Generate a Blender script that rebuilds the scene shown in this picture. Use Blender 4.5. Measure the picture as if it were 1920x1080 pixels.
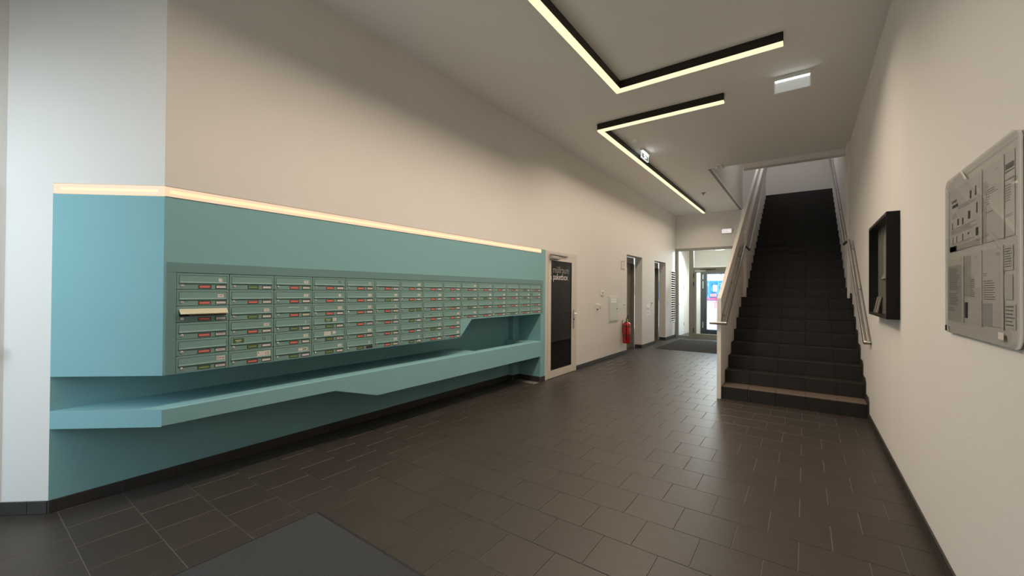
import bpy, bmesh, math, random
from mathutils import Vector, Matrix
random.seed(7)
for o in list(bpy.data.objects): bpy.data.objects.remove(o)
SC = bpy.context.scene
COL = SC.collection

# ------------------------------------------------------------------ camera, light, exposure
YAW, PIT, ROL = math.radians(35.6806), math.radians(0.4487), math.radians(0.4067)
FW = Vector((-math.sin(YAW)*math.cos(PIT), math.cos(YAW)*math.cos(PIT), math.sin(PIT)))
RT = Vector((math.cos(YAW), math.sin(YAW), 0)); UP = RT.cross(FW)
R2 = RT*math.cos(ROL)+UP*math.sin(ROL); U2 = UP*math.cos(ROL)-RT*math.sin(ROL)
CAM = Vector((0, 0, 1.45)); FPX = 765.6
cd = bpy.data.cameras.new('camera'); cam = bpy.data.objects.new('camera', cd); COL.objects.link(cam)
cd.sensor_width = 36; cd.lens = FPX*36/1920; cd.clip_start = .05; cd.clip_end = 300
cam.matrix_world = Matrix(((R2.x, U2.x, -FW.x, CAM.x), (R2.y, U2.y, -FW.y, CAM.y), (R2.z, U2.z, -FW.z, CAM.z), (0, 0, 0, 1)))
SC.camera = cam
SC.view_settings.view_transform = 'Standard'; SC.view_settings.look = 'None'
SC.view_settings.gamma = 1; SC.view_settings.use_curve_mapping = False
SC.view_settings.exposure = 0.0
SC.cycles.max_bounces = 12; SC.cycles.diffuse_bounces = 10; SC.cycles.glossy_bounces = 4
SC.cycles.transparent_max_bounces = 12; SC.cycles.caustics_reflective = False; SC.cycles.caustics_refractive = False
SC.cycles.sample_clamp_indirect = 4.0
SC.cycles.use_denoising = True

W = bpy.data.worlds.new('world'); SC.world = W; W.use_nodes = True
nt = W.node_tree; bg = nt.nodes['Background']
sky = nt.nodes.new('ShaderNodeTexSky'); sky.sky_type = 'NISHITA'; sky.sun_disc = False
sky.sun_elevation = math.radians(48); sky.sun_rotation = math.radians(100); sky.air_density = 1.0; sky.dust_density = 1.5
nt.links.new(sky.outputs[0], bg.inputs[0]); bg.inputs[1].default_value = 0.45

def light(name, kind, loc, direction, energy, color, **kw):
    l = bpy.data.lights.new(name, kind); l.energy = energy; l.color = color
    for k, v in kw.items(): setattr(l, k, v)
    o = bpy.data.objects.new(name, l); COL.objects.link(o); o.location = loc
    o.rotation_euler = Vector(direction).to_track_quat('-Z', 'Y').to_euler()
    return o
light('sun', 'SUN', (0, 30, 20), (-.45, .5, -1.0), 6.5, (1, .95, .88), angle=.01)
# area light standing in for daylight through an assumed glazed entrance behind the camera
light('assumed_entrance_daylight', 'AREA', (-3.45, -1.45, 1.75), (-.03, 1, -.85), 43, (.76, .91, 1.0), shape='RECTANGLE', size=1.25, size_y=2.7)
# added area light in the closed upper stairwell, standing in for assumed daylight
light('added_stairwell_fill', 'AREA', (-.75, 12.0, 6.3), (.12, .3, -1), 34, (.97, .98, 1.0), shape='RECTANGLE', size=1.4, size_y=3.0)
# added area light under the lobby ceiling, standing in for daylight through the doors
light('lobby_daylight_fill', 'AREA', (-2.3, 14.75, 2.84), (0, -.55, -1), 130, (.93, .98, 1.0), shape='RECTANGLE', size=.9, size_y=.6)

# ------------------------------------------------------------------ dimensions
XL, XN, XR, H, YE = -3.442, -3.955, .598, 3.959, 13.95
YS, T, R = 6.254, .299, .1718
Y_D0, Y_D1, Z_D = 5.718, 6.837, 2.123

# ------------------------------------------------------------------ materials
MATS = {}
def mat(name, col, rough=.6, metal=0, bump=0, bscale=80, var=0, vscale=3, emit=None, estr=0, piece=0, spec=.5, coat=0, stretch=None, vcol=None):
    m = bpy.data.materials.new(name); m.use_nodes = True; n = m.node_tree.nodes; L = m.node_tree.links
    b = n['Principled BSDF']; b.inputs['Roughness'].default_value = rough; b.inputs['Metallic'].default_value = metal
    b.inputs['Specular IOR Level'].default_value = spec
    b.inputs['Coat Weight'].default_value = coat
    b.inputs['Base Color'].default_value = (*col, 1)
    tc = n.new('ShaderNodeTexCoord')
    src = None
    if var:
        nz = n.new('ShaderNodeTexNoise'); nz.inputs['Scale'].default_value = vscale; nz.inputs['Detail'].default_value = 5
        geo = n.new('ShaderNodeNewGeometry'); L.new(geo.outputs['Position'], nz.inputs['Vector'])
        rmp = n.new('ShaderNodeMapRange'); rmp.inputs['From Min'].default_value = .25; rmp.inputs['From Max'].default_value = .75
        rmp.inputs['To Min'].default_value = 1-var; rmp.inputs['To Max'].default_value = 1+var
        L.new(nz.outputs['Fac'], rmp.inputs['Value']); src = rmp.outputs[0]
    if piece:
        oi = n.new('ShaderNodeObjectInfo'); g2 = n.new('ShaderNodeNewGeometry')
        ad = n.new('ShaderNodeMath'); ad.operation = 'ADD'; L.new(oi.outputs['Random'], ad.inputs[0]); L.new(g2.outputs['Random Per Island'], ad.inputs[1])
        fr = n.new('ShaderNodeMath'); fr.operation = 'FRACT'; L.new(ad.outputs[0], fr.inputs[0])
        mr = n.new('ShaderNodeMapRange'); mr.inputs['To Min'].default_value = 1-piece; mr.inputs['To Max'].default_value = 1+piece
        L.new(fr.outputs[0], mr.inputs['Value'])
        if src is None: src = mr.outputs[0]
        else:
            mu = n.new('ShaderNodeMath'); mu.operation = 'MULTIPLY'; L.new(src, mu.inputs[0]); L.new(mr.outputs[0], mu.inputs[1]); src = mu.outputs[0]
    if src is not None:
        vm = n.new('ShaderNodeVectorMath'); vm.operation = 'SCALE'; vm.inputs[0].default_value = col
        L.new(src, vm.inputs['Scale']); L.new(vm.outputs[0], b.inputs['Base Color'])
    if bump:
        nb = n.new('ShaderNodeTexNoise'); nb.inputs['Scale'].default_value = bscale; nb.inputs['Detail'].default_value = 3
        g = n.new('ShaderNodeNewGeometry'); pos = g.outputs['Position']
        if stretch:
            mp = n.new('ShaderNodeMapping'); mp.inputs['Scale'].default_value = stretch; L.new(pos, mp.inputs['Vector']); pos = mp.outputs[0]
        L.new(pos, nb.inputs['Vector'])
        bp = n.new('ShaderNodeBump'); bp.inputs['Strength'].default_value = bump; bp.inputs['Distance'].default_value = .01
        L.new(nb.outputs['Fac'], bp.inputs['Height']); L.new(bp.outputs[0], b.inputs['Normal'])
    if emit:
        b.inputs['Emission Color'].default_value = (*emit, 1); b.inputs['Emission Strength'].default_value = estr
    MATS[name] = m; return m
def glass(name, tint, refl=.5, rough=0.0, ior=1.5):
    m = bpy.data.materials.new(name); m.use_nodes = True; n = m.node_tree.nodes; L = m.node_tree.links
    n.remove(n['Principled BSDF']); out = n['Material Output']
    tr = n.new('ShaderNodeBsdfTransparent'); tr.inputs[0].default_value = (*tint, 1)
    gl = n.new('ShaderNodeBsdfGlossy'); gl.inputs['Roughness'].default_value = rough
    fr = n.new('ShaderNodeFresnel'); fr.inputs[0].default_value = ior
    geo = n.new('ShaderNodeNewGeometry'); inv = n.new('ShaderNodeMath'); inv.operation = 'SUBTRACT'; inv.inputs[0].default_value = 1; L.new(geo.outputs['Backfacing'], inv.inputs[1])
    mm = n.new('ShaderNodeMath'); mm.operation = 'MULTIPLY'; L.new(fr.outputs[0], mm.inputs[0]); L.new(inv.outputs[0], mm.inputs[1])
    mx = n.new('ShaderNodeMixShader'); L.new(mm.outputs[0], mx.inputs[0]); L.new(tr.outputs[0], mx.inputs[1]); L.new(gl.outputs[0], mx.inputs[2])
    L.new(mx.outputs[0], out.inputs[0]); MATS[name] = m; return m
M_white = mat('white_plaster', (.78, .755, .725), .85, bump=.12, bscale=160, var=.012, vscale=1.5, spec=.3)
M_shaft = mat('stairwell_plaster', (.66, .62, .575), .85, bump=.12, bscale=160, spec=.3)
M_ceil = mat('ceiling_paint', (.90, .885, .86), .9, bump=.08, bscale=120, spec=.2)
M_teal = mat('teal_paint', (.235, .455, .490), .8, bump=.12, bscale=160, var=.015, spec=.3)
M_box = mat('sage_metal', (.195, .345, .325), .45, bump=.03, bscale=300, spec=.5, var=.02)
M_band = mat('surround_metal', (.150, .285, .288), .55, bump=.05, bscale=200)
M_tile = mat('floor_tile', (.044, .0355, .029), .42, bump=.10, bscale=30, var=.10, vscale=14, piece=.07, spec=.5)
M_stile = mat('stair_tile', (.017, .0130, .0102), .55, bump=.10, bscale=30, var=.08, vscale=14, piece=.10, spec=.4)
M_tread = mat('light_tread', (.150, .115, .085), .55, bump=.08, bscale=60, var=.05, spec=.4)
M_grout = mat('grout', (.19, .18, .17), .9)
M_grout2 = mat('stair_grout', (.13, .12, .11), .9)
M_bb = mat('baseboard_tile', (.036, .032, .029), .45, bump=.06, bscale=60, piece=.08)
M_black = mat('black_metal', (.005, .0045, .004), .5, spec=.25)
M_dark = mat('dark_gap', (.01, .012, .012), .9)
M_brown = mat('bronze_metal', (.020, .015, .011), .4, metal=.3)
M_steel = mat('brushed_steel', (.50, .46, .42), .33, metal=1, bump=.05, bscale=40, stretch=(30, 1, 30))
M_chrome = mat('polished_steel', (.78, .76, .74), .32, metal=1)
M_guard = mat('corner_aluminium', (.82, .84, .82), .5, spec=.3)
M_frame = mat('cream_door_metal', (.66, .61, .54), .5)
M_gframe = mat('grey_green_metal', (.30, .31, .27), .5)
M_dgrey = mat('dark_grey_metal', (.035, .04, .045), .4)
M_lift = mat('lift_steel', (.20, .185, .155), .45, metal=.15)
M_plast = mat('white_plastic', (.90, .89, .87), .4)
M_cab = mat('cabinet_enamel', (.66, .68, .64), .45)
M_red = mat('red_enamel', (.42, .008, .012), .28, coat=.5)
M_rubber = mat('black_rubber', (.012, .012, .013), .7)
M_pile = mat('mat_pile', (.085, .090, .094), 1.0, bump=1.0, bscale=380, var=.35, vscale=260, spec=.1)
M_pile2 = mat('mat_pile_far', (.050, .050, .046), 1.0, bump=.6, bscale=380, var=.15, vscale=200, spec=.1)
M_tagred = mat('red_tag', (.72, .17, .13), .35)
M_taggreen = mat('green_tag', (.15, .26, .07), .35)
M_tagwhite = mat('white_tag', (.72, .70, .68), .35)
M_tagcream = mat('cream_tag', (.66, .62, .48), .4)
M_paper = mat('paper', (.70, .67, .61), .7)
M_paper2 = mat('grey_paper', (.66, .64, .62), .7)
M_paper3 = mat('mid_grey_paper', (.46, .445, .43), .7)  # darker grey for sheets, print blocks, drain lines and hut roof
M_ink = mat('ink', (.035, .03, .03), .7)
M_ink2 = mat('faded_ink', (.15, .135, .125), .7)
M_green = mat('green_sticker', (.06, .13, .04), .5)
M_litflap = mat('painted_lit_flap', (.62, .58, .42), .5)  # light of the wall strip on the raised flap, put into its colour
M_brownp = mat('brown_paper', (.30, .22, .16), .8)
M_led = mat('led_diffuser', (.1, .1, .1), .5, emit=(1.0, .88, .55), estr=1.15)
M_wled = mat('wall_led_diffuser', (.1, .1, .1), .5, emit=(1.0, .70, .46), estr=.93)
M_wledc = mat('wall_led_core', (.1, .1, .1), .5, emit=(1.0, .82, .45), estr=1.05)
M_exit = mat('exit_led', (.9, .9, .9), .5, emit=(.95, 1.0, 1.0), estr=6)
M_exitp = mat('exit_panel', (.62, .64, .62), .3, emit=(.95, 1, .98), estr=.22)
M_exitg = mat('exit_panel_green', (.10, .16, .13), .3, emit=(.4, .6, .5), estr=.12)
M_wsign = mat('wall_sign_glow', (.8, .74, .76), .4, emit=(1, .88, .92), estr=.62)
M_glass = glass('clear_glass', (.96, .985, .97))
M_dglass = glass('dark_glass', (.10, .17, .16), ior=1.45)
M_acryl = glass('acrylic', (.93, .93, .92), ior=1.49)
M_acback = mat('board_backing', (.74, .72, .70), .4)
M_text = mat('white_lettering', (.75, .74, .72), .5, emit=(1, .97, .92), estr=.0)
M_text2 = mat('grey_lettering', (.30, .29, .28), .5)
M_pave = mat('bright_paving', (.55, .54, .52), .9, var=.05)
M_blue = mat('blue_mesh_banner', (.03, .27, .62), .7)
M_dblue = mat('dark_blue_print', (.01, .09, .30), .7)
M_lblue = mat('light_blue_print', (.25, .60, .85), .7)
M_redb = mat('red_bench', (.75, .06, .10), .5)
M_leaf = mat('leaves', (.10, .24, .04), .8, var=.4, vscale=1.5)
M_trunk = mat('bark', (.10, .07, .05), .9)
M_hut = mat('pale_hut', (.65, .70, .72), .7)
M_lwall = mat('lobby_paint', (.80, .77, .72), .9)
M_wood = mat('balustrade_paint', (.80, .76, .71), .75, bump=.35, bscale=6, stretch=(14, 14, .35), var=.03, vscale=8, spec=.3)

# ------------------------------------------------------------------ geometry helpers
class MB:
    def __init__(s): s.v = []; s.f = []; s.mi = []; s.mats = []
    def _m(s, m):
        if m is None: return 0
        if m not in s.mats: s.mats.append(m)
        return s.mats.index(m)
    def add(s, vs, fs, m=None):
        b = len(s.v); k = s._m(m); s.v += [tuple(v) for v in vs]
        for f in fs: s.f.append(tuple(b+i for i in f)); s.mi.append(k)
        return s
    def box(s, x0, x1, y0, y1, z0, z1, m=None):
        if x0 > x1: x0, x1 = x1, x0
        if y0 > y1: y0, y1 = y1, y0
        if z0 > z1: z0, z1 = z1, z0
        return s.add([(x0, y0, z0), (x1, y0, z0), (x1, y1, z0), (x0, y1, z0), (x0, y0, z1), (x1, y0, z1), (x1, y1, z1), (x0, y1, z1)],
              [(0, 3, 2, 1), (4, 5, 6, 7), (0, 1, 5, 4), (1, 2, 6, 5), (2, 3, 7, 6), (3, 0, 4, 7)], m)
    def cbox(s, x0, x1, y0, y1, z0, z1, c, axis='Z', m=None):   # box with a chamfered front on +axis (or -axis with '-Z')
        neg = axis[0] == '-'; ax = 'XYZ'.index(axis[-1])
        lo = [x0, y0, z0]; hi = [x1, y1, z1]
        o = [i for i in range(3) if i != ax]
        def P(a, b, w):
            p = [0, 0, 0]; p[o[0]] = a; p[o[1]] = b; p[ax] = w; return p
        w0, w1 = (hi[ax], lo[ax]) if neg else (lo[ax], hi[ax])
        wm = w1+c if neg else w1-c
        a0, a1, b0, b1 = lo[o[0]], hi[o[0]], lo[o[1]], hi[o[1]]
        vs = [P(a0, b0, w0), P(a1, b0, w0), P(a1, b1, w0), P(a0, b1, w0), P(a0, b0, wm), P(a1, b0, wm), P(a1, b1, wm), P(a0, b1, wm),
              P(a0+c, b0+c, w1), P(a1-c, b0+c, w1), P(a1-c, b1-c, w1), P(a0+c, b1-c, w1)]
        fs = [(0, 3, 2, 1), (8, 9, 10, 11)]
        for i in range(4):
            j = (i+1) % 4; fs += [(i, j, 4+j, 4+i), (4+i, 4+j, 8+j, 8+i)]
        return s.add(vs, fs, m)
    def prism(s, pts, axis, a, b, m=None):    # polygon in the other two axes, extruded along axis
        ax = 'XYZ'.index(axis); o = [i for i in range(3) if i != ax]; n = len(pts); vs = []
        for w in (a, b):
            for p in pts:
                q = [0, 0, 0]; q[o[0]] = p[0]; q[o[1]] = p[1]; q[ax] = w; vs.append(q)
        fs = [tuple(range(n))[::-1], tuple(range(n, 2*n))]+[(i, (i+1) % n, n+(i+1) % n, n+i) for i in range(n)]
        return s.add(vs, fs, m)
    def quad(s, a, b, c, d, m=None): return s.add([a, b, c, d], [(0, 1, 2, 3)], m)
    def tube(s, path, r, n=12, m=None, cap=True):
        path = [Vector(p) for p in path]; rings = []
        up0 = Vector((0, 0, 1))
        for i, p in enumerate(path):
            t = ((path[i]-path[i-1]).normalized() if i else Vector()) + ((path[i+1]-path[i]).normalized() if i < len(path)-1 else Vector())
            t.normalize(); up = up0 if abs(t.z) < .95 else Vector((0, 1, 0))
            a = t.cross(up).normalized(); b = a.cross(t).normalized()
            k = 1.0
            if 0 < i < len(path)-1:
                ca = (path[i]-path[i-1]).normalized().dot(t); k = 1/max(ca, .6)
            rr = r[i] if isinstance(r, (list, tuple)) else r
            rings.append([p+(a*math.cos(2*math.pi*j/n)+b*math.sin(2*math.pi*j/n))*rr*(k if rr else 1) for j in range(n)])
        vs = [v for rg in rings for v in rg]; fs = []
        for i in range(len(path)-1):
            for j in range(n): fs.append((i*n+j, i*n+(j+1) % n, (i+1)*n+(j+1) % n, (i+1)*n+j))
        if cap: fs += [tuple(range(n)), tuple((len(path)-1)*n+j for j in range(n))[::-1]]
        return s.add(vs, fs, m)
    def blob(s, c, r, seg=12, rings=8, sq=(1, 1, 1), m=None):
        vs = [(c[0], c[1], c[2]+r*sq[2])]
        for i in range(1, rings):
            a = math.pi*i/rings
            for j in range(seg):
                b = 2*math.pi*j/seg; vs.append((c[0]+r*sq[0]*math.sin(a)*math.cos(b), c[1]+r*sq[1]*math.sin(a)*math.sin(b), c[2]+r*sq[2]*math.cos(a)))
        vs.append((c[0], c[1], c[2]-r*sq[2])); fs = []
        for j in range(seg): fs.append((0, 1+j, 1+(j+1) % seg))
        for i in range(rings-2):
            for j in range(seg): fs.append((1+i*seg+j, 1+(i+1)*seg+j, 1+(i+1)*seg+(j+1) % seg, 1+i*seg+(j+1) % seg))
        e = len(vs)-1; k = 1+(rings-2)*seg
        for j in range(seg): fs.append((e, k+(j+1) % seg, k+j))
        return s.add(vs, fs, m)
    def mesh(s, name, m, smooth=False, fix=True):
        me = bpy.data.meshes.new(name); me.from_pydata(s.v, [], s.f)
        for x in (s.mats or [m]): me.materials.append(x)
        if s.mats:
            me.polygons.foreach_set('material_index', s.mi)
        if fix:
            bm = bmesh.new(); bm.from_mesh(me); bmesh.ops.recalc_face_normals(bm, faces=bm.faces); bm.to_mesh(me); bm.free()
        if smooth: me.polygons.foreach_set('use_smooth', [True]*len(me.polygons)); me.set_sharp_from_angle(angle=math.radians(35))
        me.update(); return me
    def build(s, name, m, parent=None, smooth=False, **tags):
        o = bpy.data.objects.new(name, s.mesh(name, m, smooth)); COL.objects.link(o)
        if parent: o.parent = parent
        for k, v in tags.items(): o[k] = v
        return o
def inst(name, me, parent, loc=(0, 0, 0), rot=None):
    o = bpy.data.objects.new(name, me); COL.objects.link(o); o.parent = parent; o.location = loc
    if rot: o.rotation_euler = rot
    return o
def thing(name, label, cat, loc=(0, 0, 0), group=None, rot=None):
    o = bpy.data.objects.new(name, None); COL.objects.link(o); o.location = loc; o['label'] = label; o['category'] = cat
    o.empty_display_size = .1
    if rot: o.rotation_euler = rot
    if group: o['group'] = group
    return o
def struct(name, loc=(0, 0, 0)):
    o = bpy.data.objects.new(name, None); COL.objects.link(o); o.location = loc; o['kind'] = 'structure'; return o
def tag(o, label, cat, group=None):
    o['label'] = label; o['category'] = cat
    if group: o['group'] = group
    return o
PI = math.pi
FACE_X = (PI/2, 0, PI/2); FACE_NX = (PI/2, 0, -PI/2); FACE_NY = (PI/2, 0, 0)
def text(name, s, size, m, parent, loc, rot, depth=.0008, sx=1.0, align='LEFT'):
    c = bpy.data.curves.new(name, 'FONT'); c.body = s; c.size = size; c.extrude = depth; c.align_x = align; c.resolution_u = 3
    t = bpy.data.objects.new(name+'_tmp', c); COL.objects.link(t); bpy.context.view_layer.update()
    me = bpy.data.meshes.new_from_object(t.evaluated_get(bpy.context.evaluated_depsgraph_get()))
    bpy.data.objects.remove(t); me.materials.clear(); me.materials.append(m)
    o = bpy.data.objects.new(name, me); COL.objects.link(o); o.parent = parent; o.location = loc; o.rotation_euler = rot; o.scale = (sx, 1, 1)
    return o

# ------------------------------------------------------------------ structure: floor
TP, TY0 = .3125, .447; TPY = .3105
floor = struct('floor')
MB().box(-4.4, XR+.02, -1.7, YE+.06, -.12, -.0035).build('screed', M_grout, floor)
J = .0018
tile_me = MB().cbox(-TP/2+J, TP/2-J, -TPY/2+J, TPY/2-J, -.010, 0, .0015).mesh('tile', M_tile)
def in_view(x, y):
    v = Vector((x, y, 0))-CAM; d = v.dot(FW)
    if d < .25: return 0
    px = 960+FPX*v.dot(R2)/d; py = 540-FPX*v.dot(U2)/d
    if -140 < px < 2060 and py < 1250: return d
    return 0
cells = []
for n in range(-7, 46):
    y0 = TY0+n*TPY; off = -.029 if n % 2 else .128
    for k in range(-16, 4):
        x0 = off+k*TP; a, b, c, d = x0, x0+TP, y0, y0+TPY
        lo = -4.35 if y0 < .3 else (XN if y0 < 5.3 else XL)
        if any(p-.2 < (c+d)/2 < q+.05 for p, q in ((9.454, 10.598), (11.656, 12.79))): lo = XL-.2
        a = max(a, lo); b = min(b, XR); d = min(d, YE)
        if b-a < .02 or d-c < .02: continue
        if c > YS+.05 and a > -1.0: continue
        if c < YS+.05 < d and a > -.94: d = min(d, YS+.03)
        full = abs((b-a)-TP) < 1e-4 and abs((d-c)-TPY) < 1e-4
        dist = in_view((a+b)/2, (c+d)/2)
        if dist and c > 6.0 and a > -1.0: dist = 0
        cells.append((dist, a, b, c, d, full))
vis = sorted([c for c in cells if c[0]], key=lambda c: c[0])
near = vis[:295]; rest = vis[295:]+[c for c in cells if not c[0]]
for (_, a, b, c, d, full) in near:
    if full: inst('tile', tile_me, floor, ((a+b)/2, (c+d)/2, 0))
    else: MB().cbox(a+J, b-J, c+J, d-J, -.010, 0, .0015).build('tile', M_tile, floor)
mb = MB()
for (_, a, b, c, d, full) in rest: mb.cbox(a+J, b-J, c+J, d-J, -.010, 0, .0015)
mb.build('tile_field', M_tile, floor, kind='stuff')

# ------------------------------------------------------------------ structure: walls
DQ = Vector((XL-XN, .847-.408)).normalized()
QL = (XN-DQ.x*.275, .408-DQ.y*.275)      # left end of the splayed wall
mb = MB()
# upper white wall above the light line, then full height beyond the glass door, with openings
mb.box(XL-.2, XL, .92, Y_D0, 2.131, H)
mb.box(XL-.2, XL, Y_D0, Y_D1, Z_D, H)
mb.box(XL-.2, XL, Y_D1, 9.454, 0, H)
mb.box(XL-.2, XL, 9.454, 10.598, 2.343, H)
mb.box(XL-.2, XL, 10.598, 11.656, 0, H)
mb.box(XL-.2, XL, 11.656, 12.79, 2.343, H)
mb.box(XL-.2, XL, 12.79, 13.375, 0, H)
mb.box(XL-.2, XL, 13.375, 13.915, 2.11, H); mb.box(XL-.2, XL, 13.375, 13.915, 0, .53)
mb.box(XL-.2, XL, 13.915, YE+.2, 0, H)
mb.build('wall_left', M_white, kind='structure')
mb = MB()
mb.prism([QL, (XN, .408), (XN-.30, .408+.05), (XN-.35, QL[1]+.05)], 'Z', 0, 2.131)
mb.prism([QL, (XL, .847), (XL, .92), (XL-.2, .92), (XN-.35, QL[1]+.05)], 'Z', 2.131, H)
mb.build('wall_splay', M_white, kind='structure')
MB().box(QL[0]-.25, QL[0], -1.6, QL[1], 0, H).build('wall_entry', M_white, kind='structure')
MB().box(XR, XR+.2, -1.6, 15, 0, 6.6).build('wall_right', M_white, kind='structure')
MB().box(XR-.038, XR+.001, 8.646, 14.1, .0, 6.5).build('wall_right_upper', M_white, kind='structure')
mb = MB()   # far wall, above and beside the glazing
mb.box(XL-.2, XR, YE, YE+.2, 2.868, H); mb.box(-1.30, XR, YE, YE+.2, 0, 2.868)
mb.build('wall_far', M_white, kind='structure')
mb = MB()   # wall behind the camera, with an assumed wide glazed opening
mb.box(-4.4, -4.09, -1.7, -1.55, 0, H); mb.box(-2.80, XR, -1.7, -1.55, 0, H); mb.box(-4.09, -2.80, -1.7, -1.55, 3.15, H)
mb.build('wall_back', M_white, kind='structure')
wf = MB()
for x in (-4.09, -3.5, -2.86): wf.box(x, x+.06, -1.66, -1.58, 0, 3.05)
wf.box(-4.09, -2.80, -1.66, -1.58, 3.09, 3.15); wf.box(-4.09, -2.80, -1.66, -1.58, 0, .08)
w2 = struct('window_2_assumed'); wf.build('window_frame', M_gframe, w2)  # assumed window, unseen, sited to suit the daylight on the splayed wall
MB().box(-4.03, -2.86, -1.625, -1.615, .08, 3.09).build('pane', M_glass, w2)
# ceiling and stairwell
mb = MB()
mb.box(-4.4, XR+.1, -1.7, 9.06, H, H+.2); mb.box(-4.4, -1.545, 9.06, YE+.2, H, H+.2)
mb.build('ceiling', M_ceil, kind='structure')
mb = MB(); mb.box(-.98, XR, 9.061, 9.22, 3.863, H+.15)
mb.build('trim_1', M_white, kind='structure', label='pale downstand beam across the stair opening')
mb = MB(); mb.box(-1.5445, -1.5415, 9.061, YE-.002, H-.014, H+.012)
MB().box(-1.605, -1.546, 9.061, YE-.002, H-.012, H-.0006).build('trim_4', mat('painted_shadow_gap', (.22, .215, .205), .7), kind='structure')  # grey strip whose dark colour stands in for a shadow gap
mb.build('trim_2', M_plast, kind='structure', label='thin white edging strip along the stair opening')
mb = MB()
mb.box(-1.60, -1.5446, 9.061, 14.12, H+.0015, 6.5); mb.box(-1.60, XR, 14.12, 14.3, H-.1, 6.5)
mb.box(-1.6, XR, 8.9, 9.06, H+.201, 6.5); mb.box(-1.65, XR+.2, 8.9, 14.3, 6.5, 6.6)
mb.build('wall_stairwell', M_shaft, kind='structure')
MB().box(-1.0, XR, 13.135, 14.12, 3.98, 4.118).build('floor_upper', M_stile, kind='structure')

# ------------------------------------------------------------------ teal bay holding the mailboxes, niche behind
ZB, ZT = .876, 2.061
mb = MB()
mb.box(XN-.2, XN, .408, Y_D0, 0, 2.0)                                  # niche back
mb.box(XN, XL, 5.587, Y_D0, 0, 2.061)                                  # pier beside the glass door
mb.box(XN, XN+.09, 5.42, 5.587, 0, 1.1)                                # little pilaster in the niche corner
mb.build('wall_niche', M_teal, kind='structure')
mb = MB()
mb.prism([(XN, .408), (XL, .847), (XL, .916), (XN, .916)], 'Z', ZB, ZT)
mb.box(XN, XL, .916, 5.587, 1.5595, ZT)
mb.box(XN, XL-.31, .916, 3.7055, ZB, 1.56); mb.box(XN, XL-.31, 3.7055, 5.587, 1.092, 1.56)
mb.box(XN, XL, .916, 3.7055, ZB, .880)
mb.prism([(3.7055, ZB), (3.925, 1.092), (3.925, 1.1065), (3.7055, 1.1065)], 'X', XN, XL)
mb.box(XN, XL, 3.925, 5.587, 1.092, 1.1065)
mb.build('wall_bay', M_teal, kind='structure')
# channel behind the wall light line
mb = MB()
mb.prism([(XN, .46), (XL-.03, .88), (XL-.03, 5.593), (XN, 5.593)], 'Z', ZT, 2.131)
mb.box(XL-.03, XL, 5.594, Y_D0, ZT, 2.131)
mb.build('wall_light_channel', M_teal, kind='structure')
tag(bpy.data.objects['wall_light_channel'], 'teal backing behind the wall light line', 'wall')
bpy.data.objects['wall_light_channel'].name = 'trim_3'; bpy.data.objects['trim_3']['kind'] = 'structure'; del bpy.data.objects['trim_3']['category']

# mailbox surround: proud metal frame
sr = thing('mailbox_surround', 'grey-teal metal border framing the bank of mailboxes', 'mailbox frame', (XL, 3.2, .9))
def rel(mb, o):
    l = o.location; mb.v = [(v[0]-l[0], v[1]-l[1], v[2]-l[2]) for v in mb.v]; return mb
P0 = .004
rel(MB().cbox(XL, XL+P0, .860, 5.649, 1.561, 1.630, .0015, 'X'), sr).build('top_strip', M_band, sr)
rel(MB().cbox(XL, XL+P0, .860, .914, ZB, 1.5605, .0015, 'X'), sr).build('side_strip', M_band, sr)
rel(MB().cbox(XL, XL+P0, 5.5885, 5.649, 1.094, 1.5605, .0015, 'X'), sr).build('side_strip', M_band, sr)

# bench / long shelf
bench = thing('wall_shelf', 'long teal built-in shelf with deeper right end running under the mailboxes', 'shelf', (XL, 3.2, .54))
c = .006
prof = [(.847, .539), (2.071, .535), (2.522, .404), (5.587, .404), (5.587, .655), (.847, .655)]
mb = MB()
mb.prism([(y, min(z, .655)) for y, z in prof], 'X', -3.565, XL-c)
mb.prism([(.847, .539+c), (2.071, .535+c), (2.522, .404+c), (5.587, .404+c), (5.587, .655-c), (.847, .655-c)], 'X', XL-c, XL)
# chamfer faces between the two outlines
A = [(y, z) for y, z in prof]; B = [(.847, .539+c), (2.071, .535+c), (2.522, .404+c), (5.587, .404+c), (5.587, .655-c), (.847, .655-c)]
for i in (0, 1, 2, 4):
    j = (i+1) % 6
    mb.quad((XL-c, *A[i]), (XL-c, *A[j]), (XL, *B[j]), (XL, *B[i]))
mb.prism([(XN, .408), (XL, .847), (-3.565, .8475)], 'Z', .539, .655)
mb.box(XN, -3.565, .8475, 4.11, .539, .655) if False else mb.prism([(XN, .409), (-3.565, .8475), (-3.565, 4.11), (XN, 4.11)], 'Z', .539, .655)
mb.box(XN, -3.565, 2.522, 4.11, .404, .539); mb.prism([(2.071, .539), (2.522, .404), (2.522, .539)], 'X', XN, -3.565)
mb.box(XN, -3.565, 5.33, 5.586, .404, .655)
mb.box(XN, -3.565, 4.11, 5.33, .404, .43)
rel(mb, bench).build('shelf_body', M_teal, bench)

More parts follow.
